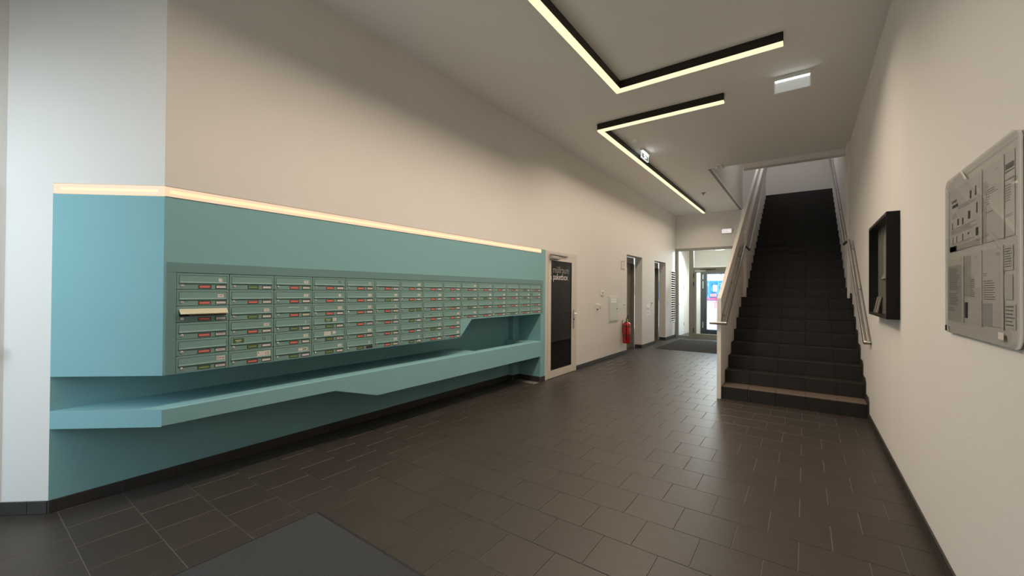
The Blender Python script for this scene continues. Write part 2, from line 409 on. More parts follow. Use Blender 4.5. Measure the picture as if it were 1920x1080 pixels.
# ------------------------------------------------------------------ baseboards (tiled skirting)
def baseboard(name, p0, p1, nrm, first, h=.082, step=TP, m=M_bb):
    """tile skirting from p0 to p1 on the floor; nrm = outward normal"""
    b = struct(name); p0 = Vector(p0); p1 = Vector(p1); d = (p1-p0); Ln = d.length; d.normalize(); n = Vector(nrm)
    ang = math.atan2(d.y, d.x)
    side = 1 if d.cross(n) > 0 else -1
    b.location = (p0.x, p0.y, 0); b.rotation_euler = (0, 0, ang)
    MB().box(0, Ln, 0, side*.006, 0, h-.002).build('grout_bed', M_grout, b)
    x = 0.0; nx = first if first > .01 else step
    while x < Ln-.004:
        e = min(nx, Ln)
        if side > 0: q = MB().cbox(x+.001, e-.001, .001, .011, .0025, h, .001, 'Y')
        else: q = MB().cbox(x+.001, e-.001, -.011, -.001, .0025, h, .001, '-Y')
        q.build('tile', m, b); x = e; nx = e+step
    return b
baseboard('baseboard_niche', (XN, .408), (XN, 5.42), (1, 0), .036)
baseboard('baseboard_niche_corner', (XN+.012, 5.42), (XN+.09, 5.42), (0, -1), 9)
baseboard('baseboard_niche_pilaster', (XN+.09, 5.42), (XN+.09, 5.587), (1, 0), 9)
baseboard('baseboard_niche_end', (XN+.102, 5.587), (XL, 5.587), (0, -1), .22)
baseboard('baseboard_left_pier', (XL, 5.578), (XL, Y_D0-.002), (1, 0), 9)
baseboard('baseboard_left_middle', (XL, Y_D1), (XL, 9.452), (1, 0), .2)
baseboard('baseboard_left_lifts', (XL, 10.60), (XL, 11.654), (1, 0), .12)
baseboard('baseboard_left_end', (XL, 12.792), (XL, YE-.002), (1, 0), .15)
baseboard('baseboard_lift_reveal', (XL-.19, 10.598), (XL, 10.598), (0, -1), 9)
baseboard('baseboard_lift_reveal_far', (XL-.19, 12.79), (XL, 12.79), (0, -1), 9)
baseboard('baseboard_splay', QL, (XN, .408), (DQ.y, -DQ.x), .16)
baseboard('baseboard_entry', (QL[0], -1.5), (QL[0], QL[1]-.01), (1, 0), .2)
baseboard('baseboard_right', (XR, -1.5), (XR, YS-.002), (-1, 0), .2)

# ------------------------------------------------------------------ staircase
NST = 24
st = thing('staircase', 'straight flight of dark tiled stairs climbing beside the right wall', 'stairs', (0, YS, 0))
core = MB()
def rl(mb): return rel(mb, st)
XA, XB, XA2, XB2 = -.934, XR-.012, -.881, XR-.040
for k in range(NST):
    a, b = (XA, XR) if k < 8 else (XA2, XB2+.001)
    core.box(a+.002 if k < 8 else a, b-.002, YS+k*T+.009, YS+(k+1)*T+.0095, (0 if k < 1 else max(0, (k-1)*R)), (k+1)*R-.009)
rl(core).build('core', M_grout2, st)
for k in range(NST):
    xs = [XA, -.622, -.311, .003, .315, XB] if k < 8 else [XA2, -.622, -.311, .003, .315, XB2]
    y0 = YS+k*T; z0 = k*R; z1 = (k+1)*R
    for i in range(5):
        a, b = xs[i]+.0012, xs[i+1]-.0012
        rl(MB().cbox(a, b, y0, y0+.009, z0+.0012, z1-.0102, .0010, '-Y')).build('riser_tile', M_stile, st)
        o = rl(MB().cbox(a, b, y0-.002, y0+T-.002, z1-.009, z1, .0014, 'Z')).build('tread_tile', M_tread if k == 0 else M_stile, st)
        if k == 0: o['label'] = 'light brown lowest tread'
for k in range(8):      # stepped skirting on the right wall
    y0 = YS+k*T; z0 = (k+1)*R; zp = k*R
    pts = [(y0-.075, zp+.001), (y0-.075, z0+.035), (y0-.02, z0+.082), (y0+T-.0765, z0+.082), (y0+T-.0765, z0+.0005), (y0-.001, z0+.0005), (y0-.001, zp+.001)]
    rl(MB().prism(pts, 'X', XR-.011, XR-.001)).build('skirting_tile', M_bb, st)

# balustrade panel on the left
bal = thing('stair_balustrade', 'solid pale upright panel with sloping top on the left side of the stairs', 'balustrade', (-.96, 6.21, 0))
sl = .5746
y1 = 13.13
pts = [(6.21, 0), (6.21, 1.372), (y1, 1.372+sl*(y1-6.21)), (y1, 0)]
o = rel(MB().prism(pts, 'X', -.985, -.9345), bal).build('panel', M_wood, bal)
o = rel(MB().prism([(8.646, 1.0), (8.646, 2.55), (y1, 2.55+sl*(y1-8.646)-.0), (y1, 1.0)], 'X', -.9345, -.882), bal).build('inner_panel', M_wood, bal)

def rail(name, label, path, brackets, wallx, r=.019):
    t = thing(name, label, 'handrail', path[0], 'stair handrails')
    del t['group']
    q = MB().tube(path, r, 14); rel(q, t).build('rail', M_steel, t, smooth=True)
    for (y, z, x) in brackets:
        b = MB(); b.tube([(x, y, z-r*.8), (x, y, z-.055), (wallx, y, z-.055)], .006, 8)
        b.tube([(wallx, y, z-.055), (wallx+(.004 if x > wallx else -.004), y, z-.055)], .022, 12)
        rel(b, t).build('bracket', M_steel, t, smooth=True)
    return t
def onl(p, q, f): return (p[1]+(q[1]-p[1])*f, p[2]+(q[2]-p[2])*f, p[0])
p, q = (-.872, 6.165, 1.035), (-.872, 8.24, 2.285)
p2, q2 = (-.822, 8.50, 2.225), (-.822, 12.62, 4.80)
rail('handrail', 'steel handrail on the left balustrade, stepping inward halfway up', [(-1.07, 6.165, 1.035), p, q, (-.822, 8.33, 2.235), p2, q2],
     [onl(p, q, f) for f in (.12, .5, .88)], -.9345)
p, q = (.544, 6.012, .905), (.544, 8.15, 2.275)
p2, q2 = (.506, 8.40, 2.235), (.506, 13.1, 4.89)
hr = rail('handrail', 'steel handrail on the right wall, bent back to the wall at its foot', [(XR-.003, 6.0, .905), p, q, (.506, 8.23, 2.24), p2, q2],
     [onl(p, q, f) for f in (.04, .48, .93)], XR)
b = MB()
def bar(mb, a, c, w, t):    # flat bar on the wall following the rail
    mb.add([(a[0], a[1], a[2]-w), (a[0]-t, a[1], a[2]-w), (a[0]-t, a[1], a[2]+w), (a[0], a[1], a[2]+w), (c[0], c[1], c[2]-w), (c[0]-t, c[1], c[2]-w), (c[0]-t, c[1], c[2]+w), (c[0], c[1], c[2]+w)],
           [(0, 1, 2, 3), (4, 7, 6, 5), (0, 4, 5, 1), (1, 5, 6, 2), (2, 6, 7, 3), (3, 7, 4, 0)])
bar(b, (XR, 6.03, .925), (XR, 8.12, 2.255), .012, .006)
rel(b, hr).build('wall_bar', M_steel, hr)
b = MB(); bar(b, (XR-.038, 8.65, 2.39), (XR-.038, 13.1, 4.92), .012, .006); rel(b, hr).build('wall_bar', M_steel, hr)
for f in (.08, .3, .52, .74, .94):
    y, z, x = onl(p2, q2, f)
    b = MB().tube([(x, y, z), (XR-.04, y, z)], .006, 8); rel(b, hr).build('bracket', M_steel, hr, smooth=True)

# ------------------------------------------------------------------ mailboxes
MW, MH = .3114, .1133
body_me = MB().cbox(-.295, 0, .0019, MW-.0019, .0016, MH-.0016, .0012, 'X').mesh('body', M_box)
def flap_mesh(m):
    pr_ = [(.0002, .0955), (.0022, .0945), (.0034, .054), (.0062, .0475), (.0062, .0430), (.0045, .0405), (.0002, .0400)]
    f = MB(); n = len(pr_); vs = []
    for y, ins in ((.016, 0), (.0175, 1), (.2938, 1), (.2953, 0)):
        for (x, z) in pr_: vs.append((x if ins else min(x, .0012), y, z))
    fs = [tuple(range(n))[::-1], tuple(3*n+i for i in range(n))]
    for a in range(3):
        for i in range(n): fs.append((a*n+i, a*n+(i+1) % n, (a+1)*n+(i+1) % n, (a+1)*n+i))
    f.add(vs, fs); return f.mesh('flap', m)
flap_me = flap_mesh(M_box)
groove_me = MB().box(-.0002, .0004, .0138, .2975, .0375, .0982).mesh('flap_seam', M_dark)
lk = MB(); lk.tube([(0, .033, .026), (.004, .033, .026), (.0055, .033, .026)], [.0092, .0092, .0075], 12)
lock_me = lk.mesh('lock', M_chrome, True)
key_me = MB().box(.0055, .0058, .0321, .0339, .0225, .0295).mesh('keyhole', M_ink)
def tagframe(y0, y1):
    f = MB(); z0, z1, w = .0085, .0315, .0048
    f.box(0, .0022, y0, y1, z0, z0+w-.0015); f.box(0, .0022, y0, y1, z1-w+.0015, z1); f.box(0, .0022, y0, y0+w, z0+.0033, z1-.0033); f.box(0, .0022, y1-w, y1, z0+.0033, z1-.0033)
    f.box(0, .0004, y0, y1, z0, z1); return f.mesh('tag_frame', M_ink)
fr1, fr2 = tagframe(.1226, .1980), tagframe(.2244, .2945)
def insert(y0, y1, m, ink=None, line=True):
    f = MB(); f.box(.0004, .0012, y0+.0048, y1-.0048, .0120, .0285, m)
    if ink and line: f.box(.0012, .0014, y0+.014, y1-.014, .0185, .0215, ink)
    return f.mesh('tag', m)
ins = {'R': insert(.1226, .198, M_tagred, mat('pink_print', (.80, .30, .25), .4)), 'G': insert(.1226, .198, M_taggreen, mat('pale_green_print', (.32, .42, .20), .4)),
       'W': insert(.2244, .2945, M_tagwhite, M_ink2, False), 'C': insert(.2244, .2945, M_tagcream, M_ink2, False), 'g': insert(.2244, .2945, M_taggreen), 'L': insert(.2244, .2945, M_tagwhite, M_ink2)}
X0 = .0031
def stick(*rects):
    f = MB()
    for (y0, y1, z0, z1, m, d) in rects: f.box(X0-.0006, X0+.0002*(1+d), y0, y1, z0, z1, m)
    return f.mesh('sticker', M_paper)
S = {
 's': stick((.246, .264, .058, .080, M_paper, 1), (.252, .258, .064, .075, M_ink2, 2)),
 'm': stick((.238, .276, .058, .080, M_paper, 1), (.248, .268, .0675, .0705, M_ink, 2)),
 'w': stick((.242, .262, .060, .082, M_paper2, 1), (.246, .266, .056, .072, M_paper, 1.2)),
 'h': stick((.252, .256, .058, .082, M_paper, 1), (.252, .264, .078, .082, M_paper, 1), (.252, .262, .067, .071, M_paper, 1)),
 'l': stick((.196, .276, .058, .080, M_paper, 1), (.232, .266, .066, .073, M_ink, 2)),
 'x': stick((.110, .200, .083, .0875, M_paper, 1), (.246, .266, .064, .084, M_paper, 1), (.252, .260, .070, .078, M_ink2, 2)),
 'd': stick((.246, .250, .062, .084, M_ink2, 1), (.258, .262, .062, .084, M_ink2, 1), (.240, .262, .080, .084, M_ink2, 1)),
 'g': stick((.112, .184, .058, .092, M_green, 1), (.124, .170, .078, .083, M_tagcream, 2), (.132, .162, .068, .072, M_tagcream, 2), (.190, .222, .066, .092, M_paper, 1), (.198, .214, .078, .081, M_ink2, 2)),
 'G': stick((.026, .100, .050, .090, M_green, 1), (.042, .084, .072, .078, M_tagcream, 2), (.048, .078, .062, .066, M_tagcream, 2)),
 'q': stick((.108, .172, .050, .088, M_paper2, 1), (.188, .216, .064, .088, M_paper, 1)),
 'b': stick((.192, .288, .052, .090, M_paper, 1), (.198, .204, .074, .084, M_ink2, 2)),
 't': stick((.236, .288, .060, .088, M_paper, 1)),
 'e': stick((.02, .072, .056, .086, M_green, 1), (.034, .058, .069, .073, M_tagcream, 2), (.246, .272, .058, .080, M_paper, 1)),
 'v': stick((.104, .140, .070, .079, mat('green_smear', (.05, .17, .12), .5), 1), (.250, .256, .058, .084, M_paper, 1)),
}
tagc = ['RRRRRG', 'GRGRGR', 'RRRGRG', 'RRRGGG', 'RRRRRG', 'RGRRRR', 'RRGGRG', 'RRRRGR', 'RRRRRR', 'RGGR', 'RGRR', 'RRRR', 'RRRG', 'GGRR', 'RRRR']
stk = ['wmnnnt', 'nnmmGb', 'mmxhml', 'dwmgqm', 'smmnms', 'nmsssm', 'mmnshs', 'hmnvss', 'hshmmm', 'mnnm', 'smhs', 'hmmm', 'nmhh', 'nmhs', 'henm']
rt = [list('WWWLLL'), list('WWWWWW'), list('WWCWWW'), list('WWWWLW'), list('CWWLCn'), list('LWCLCC'), list('WWgWWW'), list('WWWWWW'), list('WWWCWW'), list('WWWW'), list('WWWC'), list('WWWW'), list('WWWW'), list('WWWW'), list('WWWW')]
ORD = ['first', 'second', 'third', 'fourth', 'fifth', 'sixth', 'seventh', 'eighth', 'ninth', 'tenth', 'eleventh', 'twelfth', 'thirteenth', 'fourteenth', 'rightmost']
ROW = ['top', 'second', 'third', 'fourth', 'fifth', 'bottom']
SD = {'n': 'bare flap', 's': 'small white sticker', 'm': 'white sticker', 'w': 'worn white sticker', 'h': 'white handwritten mark', 'l': 'long white sticker', 'x': 'torn paper strip and sticker',
      'd': 'dark scrawled mark', 'g': 'green and white stickers', 'G': 'green sticker and handwritten 11', 'q': 'large worn grey sticker', 'b': 'large sticker reading 12', 't': 'sticker reading TOP 06',
      'e': 'green sticker and white sticker', 'v': 'green smear and white mark'}
MY0, MZT = .916, 1.5596
for c in range(15):
    for r in range(len(tagc[c])):
        code = stk[c][r]; opened = (c == 0 and r == 2)
        desc = SD[code] if not opened else 'flap raised open'
        colname = ('leftmost' if c == 0 else ORD[c])
        rowname = ROW[r] if len(tagc[c]) == 6 else ['top', 'second', 'third', 'bottom'][r]
        if r == 5 and c < 9: rowname = 'sixth, bottom'
        lab = f"sage mailbox, {'red' if tagc[c][r]=='R' else 'green'} tag, {desc}, {colname} column{' from left' if 0 < c < 14 else ''}, {rowname} row"
        t = thing('mailbox', lab, 'mailbox', (XL+.0005, MY0+c*MW, MZT-(r+1)*MH), 'mailboxes in the wall bank')
        inst('body', body_me, t)
        if not opened:
            f = inst('flap', flap_me, t); inst('seam', groove_me, f)
            if code != 'n': inst('sticker', S[code], t)
        lo = inst('lock', lock_me, t); inst('keyhole', key_me, lo)
        a = inst('tag_frame', fr1, t); q = inst('tag', ins[tagc[c][r]], a); q['label'] = ('red' if tagc[c][r] == 'R' else 'green')+' tag'
        a = inst('tag_frame', fr2, t)
        if rt[c][r] != 'n': q = inst('tag', ins[rt[c][r]], a); q['label'] = {'W': 'white', 'C': 'cream', 'g': 'green', 'L': 'white printed'}[rt[c][r]]+' tag'
        if code == 'G': text('lettering', '11', .030, M_ink, t, (X0+.0004, .222, .062), FACE_X, .0002)
        if code == 'b': text('lettering', '12', .032, M_ink2, t, (X0+.0008, .246, .060), FACE_X, .0002)
        if code == 't': text('lettering', 'TOP 06', .016, M_ink, t, (X0+.0008, .2385, .0685), FACE_X, .0002, sx=.85)
        if opened:
            inst('slot', MB().box(-.0002, .0006, .018, .293, .042, .094).mesh('slot', M_dark), t)
            fl = MB()
            pr_ = [(0, .094), (.030, .066), (.036, .060), (.034, .056), (.026, .062), (0, .088)]
            fl.prism(pr_, 'Y', .016, .2953)
            o = inst('flap', fl.mesh('flap', M_litflap), t); o['label'] = 'raised flap with strip light painted on as cream'
            pp = MB(); pp.prism([(-.05, .060), (.018, .048), (.019, .052), (-.05, .066)], 'Y', .070, .280)
            tag(rel(MB(), t) and bpy.data.objects.new('folded_mail', pp.mesh('folded_mail', M_brownp)), 'brownish folded mail sticking out under the raised flap', 'mail')
            fm = bpy.data.objects['folded_mail']; COL.objects.link(fm); fm.location = t.location
# scrap of paper caught under one flap
sp = MB().prism([(3.0245, .905), (3.050, .917), (3.048, .893)], 'X', XL+.009, XL+.012)
tag(sp.build('paper_scrap', M_paper), 'small white paper scrap caught under a bottom-row mailbox flap', 'paper')

# ------------------------------------------------------------------ wall light line
wl = thing('wall_light_line', 'long glowing light strip turning the corner above the teal wall', 'light strip', (XL, .847, 2.06))
a = MB(); a.prism([(XN+.0015, .408+.0003), (XL+.001, .847-.0005), (XL-.02, .875), (XN-.005, .44)], 'Z', 2.064, 2.128)
rel(a, wl).build('diffuser', M_wled, wl)
a = MB().box(XL-.02, XL+.001, .8495, 5.592, 2.064, 2.128); rel(a, wl).build('diffuser', M_wled, wl)
a = MB().box(XL+.001, XL+.0016, .875, 5.588, 2.084, 2.108); rel(a, wl).build('bright_core', M_wledc, wl)
n_ = Vector((DQ.y, -DQ.x))
p0_ = Vector((XN+.03, .408+.0255))+n_*.0006; p1_ = Vector((XL-.03, .847-.0255))+n_*.0006; p0b = p0_+n_*.0006; p1b = p1_+n_*.0006
a = MB().prism([tuple(p0_), tuple(p1_), tuple(p1b), tuple(p0b)], 'Z', 2.088, 2.104); rel(a, wl).build('bright_core', M_wledc, wl)
a = MB().box(XL+.0005, XL+.003, .850, 5.593, 2.128, 2.1315); a.box(XL+.0005, XL+.003, .850, 5.593, 2.0605, 2.064); a.box(XL+.0005, XL+.003, 5.590, 5.5935, 2.0605, 2.1315)
rel(a, wl).build('trim_edge', M_steel, wl)

# ------------------------------------------------------------------ ceiling light profiles (black channel, glowing diffuser, light thrown down)
ZC = 3.868
def channel(name, label, legs, lamps):
    t = thing(name, label, 'ceiling light', (legs[0][0], legs[0][2], H), None)
    for (x0, x1, y0, y1) in legs:
        rel(MB().box(x0, x1, y0, y1, ZC, H-.0005), t).build('housing', M_brown, t)
        rel(MB().box(x0+.002, x1-.002, y0+.002, y1-.002, ZC-.022, ZC), t).build('diffuser', M_led, t)
    for (cx, cy, lx, ly, e) in lamps:
        l = light('lamp', 'AREA', (cx, cy, ZC-.027), (0, 0, -1), e, (1.0, .82, .645), shape='RECTANGLE', size=lx, size_y=ly)
        l.rotation_euler = (0, 0, 0); l.data.spread = math.radians(150)
        w = l.location.copy(); l.parent = t; l.location = w-t.location
    return t
EL, EL2 = 18.0, 7.8   # watts per metre
channel('ceiling_light', 'black angled ceiling light nearest the viewer with glowing underside', [(-1.859, -1.788, .3, 4.733), (-1.787, -.173, 4.664, 4.733)],
        [(-1.8235, 2.5, .05, 4.3, EL*4.3), (-1.0, 4.698, 1.6, .05, EL*1.6)])
channel('ceiling_light', 'black angled ceiling light farther in, leading towards the far door', [(-2.53, -2.461, 5.678, 13.42), (-2.46, -.832, 5.678, 5.747)],
        [(-2.495, 9.5, .05, 7.7, EL2*7.7), (-1.65, 5.712, 1.6, .05, EL2*1.6)])

# ------------------------------------------------------------------ glass door to the bin and parcel room
d1 = struct('door_1', (XL, Y_D0, 0))
def D(mb): return rel(mb, d1)
fr = MB(); a, b, z = Y_D0, Y_D1, Z_D
fr.box(XL-.06, XL+.006, a, a+.075, 0, z); fr.box(XL-.06, XL+.006, b-.05, b, 0, z); fr.box(XL-.06, XL+.006, a+.075, b-.05, z-.062, z)
D(fr).build('door_frame', M_frame, d1)
lf = MB(); a, b, z = Y_D0+.079, Y_D1-.054, Z_D-.067
lf.box(XL-.045, XL+.012, a, a+.095, .008, z); lf.box(XL-.045, XL+.012, b-.155, b, .008, z); lf.box(XL-.045, XL+.012, a+.095, b-.155, z-.085, z); lf.box(XL-.045, XL+.012, a+.095, b-.155, .008, .132)
leaf = D(lf).build('door_leaf', M_frame, d1)
gk = MB(); g0, g1, gz0, gz1 = a+.095, b-.155, .132, z-.085
gk.box(XL-.0, XL+.008, g0, g0+.012, gz0, gz1); gk.box(XL-.0, XL+.008, g1-.012, g1, gz0, gz1); gk.box(XL, XL+.008, g0, g1, gz0, gz0+.012); gk.box(XL, XL+.008, g0, g1, gz1-.012, gz1)
D(gk).build('gasket', M_black, d1)
D(MB().box(XL-.004, XL+.002, g0, g1, gz0, gz1)).build('pane', M_dglass, d1)
cl = MB(); cl.cbox(XL+.012, XL+.062, Y_D0+.10, Y_D0+.40, 1.992, 2.043, .006, 'X')
cl_o = D(cl).build('door_closer', mat('closer_grey', (.42, .40, .37), .4, metal=.4), d1)
ar = MB(); ar.box(XL+.012, XL+.040, Y_D0+.13, Y_D0+.72, 2.060, 2.078); D(ar).build('closer_rail', M_steel, d1)
hp = MB(); hp.box(XL+.012, XL+.018, 6.69, 6.725, .78, 1.12); D(hp).build('handle_plate', M_steel, d1)
hl = MB(); hl.tube([(XL+.016, 6.708, 1.055), (XL+.065, 6.708, 1.055), (XL+.068, 6.70, 1.055), (XL+.068, 6.585, 1.055)], .010, 10); D(hl).build('handle', M_chrome, d1, smooth=True)
D(MB().tube([(XL+.016, 6.708, .95), (XL+.028, 6.708, .95)], .013, 10)).build('lock_cylinder', M_ink, d1)
text('lettering', 'm\u00fcllraum', .165, M_text2, d1, (.0075, g0+.055-Y_D0, 1.765), FACE_X, .0005, sx=.93)
text('lettering', '& paketbox', .150, M_text, d1, (.0075, g0-.055-Y_D0, 1.650), FACE_X, .0005, sx=.93)
# dark room behind the glass
mb = MB(); mb.box(XL-1.9, XL-.2, 5.72, 5.8, 0, 2.2); mb.box(XL-1.9, XL-.2, 7.0, 7.1, 0, 2.2); mb.box(XL-2.0, XL-1.9, 5.72, 7.1, 0, 2.2); mb.box(XL-2, XL-.2, 5.72, 7.1, 2.2, 2.3); mb.box(XL-2, XL-.2, 5.72, 7.1, -.1, -.001)
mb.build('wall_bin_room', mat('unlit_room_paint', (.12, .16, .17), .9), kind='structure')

# ------------------------------------------------------------------ lifts
def lift(n, y0, y1):
    d = struct(f'door_{n}', (XL-.2, y0, 0))
    def Q(mb): return rel(mb, d)
    x = XL-.2
    Q(MB().box(x-.09, x-.02, y0, y1, 2.18, 2.343)).build('header', M_lift, d)
    Q(MB().box(x-.07, x-.005, y1-.085, y1, 0, 2.18)).build('jamb', M_lift, d); Q(MB().box(x-.07, x-.005, y0, y0+.085, 0, 2.18)).build('jamb', M_lift, d)
    ym = (y0+y1)/2
    for k, (a, b) in enumerate(((y0+.085, ym-.004), (ym+.004, y1-.085))):
        Q(MB().box(x-.10, x-.07, a, b, .006, 2.18)).build('door_panel', M_lift, d)
    Q(MB().box(x-.13, x-.11, y0, y1, 0, 2.343)).build('shaft_backing', M_black, d)
    Q(MB().box(x-.10, x-.004, y0, y1, -.01, .004)).build('sill', M_steel, d)
    for y, s_ in ((y0, 1), (y1, -1)):
        g = MB(); g.box(XL-.03, XL+.004, y, y+s_*.004, .085, 2.02); g.box(XL+.0005, XL+.004, y-s_*.026, y, .085, 2.02)
        Q(g).build('corner_guard', M_guard, d)
lift(3, 9.454, 10.598); lift(4, 11.656, 12.79)

# louvred vent
vt = thing('vent_grille', 'tall louvred air grille with white frame at the end of the left wall', 'vent', (XL, 13.36, .53))
v0, v1, vz0, vz1 = 13.375, 13.915, .53, 2.11
f = MB(); f.box(XL-.002, XL+.012, v0-.03, v0+.03, vz0-.03, vz1+.03); f.box(XL-.002, XL+.012, v1-.02, v1+.02, vz0-.03, vz1+.03)
f.box(XL-.002, XL+.012, v0+.03, v1-.02, vz1-.01, vz1+.03); f.box(XL-.002, XL+.012, v0+.03, v1-.02, vz0-.03, vz0+.01)
rel(f, vt).build('frame', M_plast, vt)
rel(MB().box(XL-.06, XL-.045, v0, v1, vz0, vz1), vt).build('backing', M_black, vt)
ns = 21
for i in range(ns):
    z = vz0+.02+(vz1-vz0-.04)*(i+.5)/ns
    rel(MB().prism([(XL-.030, z+.006), (XL-.030, z+.012), (XL+.006, z-.008), (XL+.006, z-.022)], 'Y', v0+.03, v1-.02), vt).build('slat', M_plast, vt)

# ------------------------------------------------------------------ small things on the left wall
t = thing('wall_switch', 'small white square switch above the curved wall knob', 'switch', (XL, 7.94, 1.38))
rel(MB().cbox(XL, XL+.02, 7.940, 8.070, 1.380, 1.475, .004, 'X'), t).build('plate', M_plast, t)
rel(MB().cbox(XL+.02, XL+.026, 7.992, 8.015, 1.405, 1.450, .002, 'X'), t).build('rocker', M_ink2, t)
t = thing('door_stop_handle', 'small curved white knob on the left wall below the switch', 'knob', (XL, 7.77, 1.08))
rel(MB().tube([(XL, 7.735, 1.195), (XL+.045, 7.735, 1.195), (XL+.062, 7.755, 1.165), (XL+.062, 7.795, 1.12), (XL+.05, 7.805, 1.10)], [.012, .014, .013, .012, .010], 12), t).build('handle', M_plast, t, smooth=True)
rel(MB().cbox(XL, XL+.018, 7.76, 7.80, 1.080, 1.105, .003, 'X'), t).build('base', M_ink2, t)
t = thing('meter_cabinet', 'narrow white wall cabinet left of the first lift', 'cabinet', (XL, 8.39, .8))
rel(MB().cbox(XL, XL+.012, 8.36, 8.89, .790, 1.355, .003, 'X'), t).build('frame', M_cab, t)
dd = rel(MB().cbox(XL+.012, XL+.022, 8.40, 8.85, .820, 1.325, .003, 'X'), t).build('door', M_cab, t)
for z in (1.265, 1.215): rel(MB().box(XL+.022, XL+.0232, 8.46, 8.76, z, z+.034), t).build('label_strip', M_plast, dd)
rel(MB().tube([(XL+.022, 8.79, 1.075), (XL+.030, 8.79, 1.075)], .012, 10), t).build('knob', M_ink, dd)
t = thing('fire_sign', 'small red and white fire extinguisher sign beside the first lift', 'sign', (XL, 9.09, 1.98))
rel(MB().box(XL, XL+.004, 9.09, 9.31, 1.97, 2.175), t).build('plate', mat('sign_red', (.45, .05, .05), .5), t)
g = MB(); g.box(XL+.004, XL+.005, 9.115, 9.19, 1.995, 2.15); g.box(XL+.004, XL+.005, 9.21, 9.285, 1.995, 2.06); g.box(XL+.004, XL+.005, 9.21, 9.285, 2.08, 2.15)
rel(g, t).build('pictogram', M_paper, t)
# extinguisher
ex = thing('fire_extinguisher', 'red fire extinguisher hanging beside the first lift opening', 'extinguisher', (XL+.1, 9.20, .27))
cx, cy = XL+.10, 9.20
b = MB(); b.tube([(cx, cy, .27), (cx, cy, .285), (cx, cy, .70), (cx, cy, .74), (cx, cy, .765)], [.078, .088, .088, .070, .030], 20)
rel(b, ex).build('cylinder', M_red, ex, smooth=True)
b = MB(); b.tube([(cx, cy, .765), (cx, cy, .82)], .022, 12); rel(b, ex).build('valve', M_chrome, ex, smooth=True)
b = MB(); b.tube([(cx, cy-.03, .83), (cx, cy+.02, .84), (cx+.01, cy+.07, .90)], .009, 8); b.tube([(cx, cy-.03, .815), (cx, cy+.05, .80)], .008, 8)
rel(b, ex).build('handle', M_black, ex, smooth=True)
b = MB(); b.tube([(cx, cy-.02, .80), (cx+.02, cy-.085, .78), (cx+.03, cy-.112, .68), (cx+.03, cy-.108, .45), (cx+.03, cy-.100, .36)], .011, 10)
rel(b, ex).build('hose', M_black, ex, smooth=True)
b = MB()
for z in (.45, .65): b.tube([(cx, cy, z), (cx, cy, z+.018)], .090, 20)
rel(b, ex).build('strap', M_dgrey, ex)
b = MB()
for i in range(5):
    a0 = -.35+i*.14; a1 = a0+.14; r_ = .0885
    b.quad((cx+r_*math.cos(a0), cy+r_*math.sin(a0), .49), (cx+r_*math.cos(a1), cy+r_*math.sin(a1), .49), (cx+r_*math.cos(a1), cy+r_*math.sin(a1), .62), (cx+r_*math.cos(a0), cy+r_*math.sin(a0), .62))
rel(b, ex).build('label', mat('extinguisher_label', (.55, .16, .10), .5), ex)
b = MB(); b.box(XL, XL+.012, cy-.03, cy+.03, .50, .80); b.box(XL+.012, XL+.05, cy-.012, cy+.012, .77, .782); rel(b, ex).build('bracket', M_steel, ex)
# call buttons and lift notice
def button(y, z, lab, h=.095, w=.085):
    t = thing('call_button', lab, 'button', (XL, y, z))
    rel(MB().cbox(XL, XL+.014, y, y+w, z, z+h, .004, 'X'), t).build('plate', M_plast, t)
    rel(MB().cbox(XL+.014, XL+.019, y+.025, y+w-.025, z+.05, z+h-.015, .002, 'X'), t).build('push_button', M_ink2, t)
    rel(MB().cbox(XL+.014, XL+.017, y+.025, y+w-.025, z+.018, z+.036, .001, 'X'), t).build('push_button', M_steel, t)
button(9.235, 1.085, 'small white button plate left of the first lift')
button(11.33, 1.07, 'small lift button plate between the lifts, beside the white notice', .12, .10)
button(12.92, 1.06, 'small white button plate right of the second lift')
t = thing('lift_notice', 'white lift notice with dark pictograms on the wall between the lifts', 'sign', (XL, 10.97, .845))
rel(MB().box(XL, XL+.003, 10.975, 11.225, .845, 1.135), t).build('sheet', M_plast, t)
g = MB()
for y in (11.035, 11.125): g.box(XL+.003, XL+.0036, y, y+.03, .985, 1.025); g.box(XL+.003, XL+.0036, y+.008, y+.022, 1.03, 1.048); g.box(XL+.003, XL+.0036, y+.003, y+.027, .955, .985)
g.box(XL+.003, XL+.0036, 11.02, 11.18, .885, .895); g.box(XL+.003, XL+.0036, 11.02, 11.18, .905, .910)
rel(g, t).build('pictogram', M_ink, t)

# ------------------------------------------------------------------ glazed screen and door at the far end
w1 = struct('window_1', (XL, YE, 0))
def W1(mb): return rel(mb, w1)
ya, yb = YE-.005, YE+.065
f = MB(); f.box(XL, -3.346, ya, yb, 0, 2.868); f.box(-3.346, -1.30, ya, yb, 2.785, 2.868); f.box(-3.026, -2.889, ya, yb, 0, 2.785); f.box(-3.346, -3.026, ya, yb, 0, .065)
f.box(-2.889, -1.30, ya, yb, 2.166, 2.241); f.box(-1.42, -1.30, ya, yb, 0, 2.785)
W1(f).build('window_frame', M_gframe, w1)
W1(MB().box(-3.346, -3.026, YE+.02, YE+.03, .065, 2.785)).build('pane', M_glass, w1)
W1(MB().box(-2.889, -1.42, YE+.02, YE+.03, 2.241, 2.785)).build('pane', M_glass, w1)
d2 = struct('door_2', (-2.885, YE, 0))
def D2(mb): return rel(mb, d2)
f = MB(); f.box(-2.884, -2.809, YE-.012, YE+.05, .008, 2.163); f.box(-1.51, -1.424, YE-.012, YE+.05, .008, 2.163); f.box(-2.809, -1.51, YE-.012, YE+.05, 2.083, 2.163); f.box(-2.809, -1.51, YE-.012, YE+.05, .008, .144)
D2(f).build('door_leaf', M_gframe, d2)
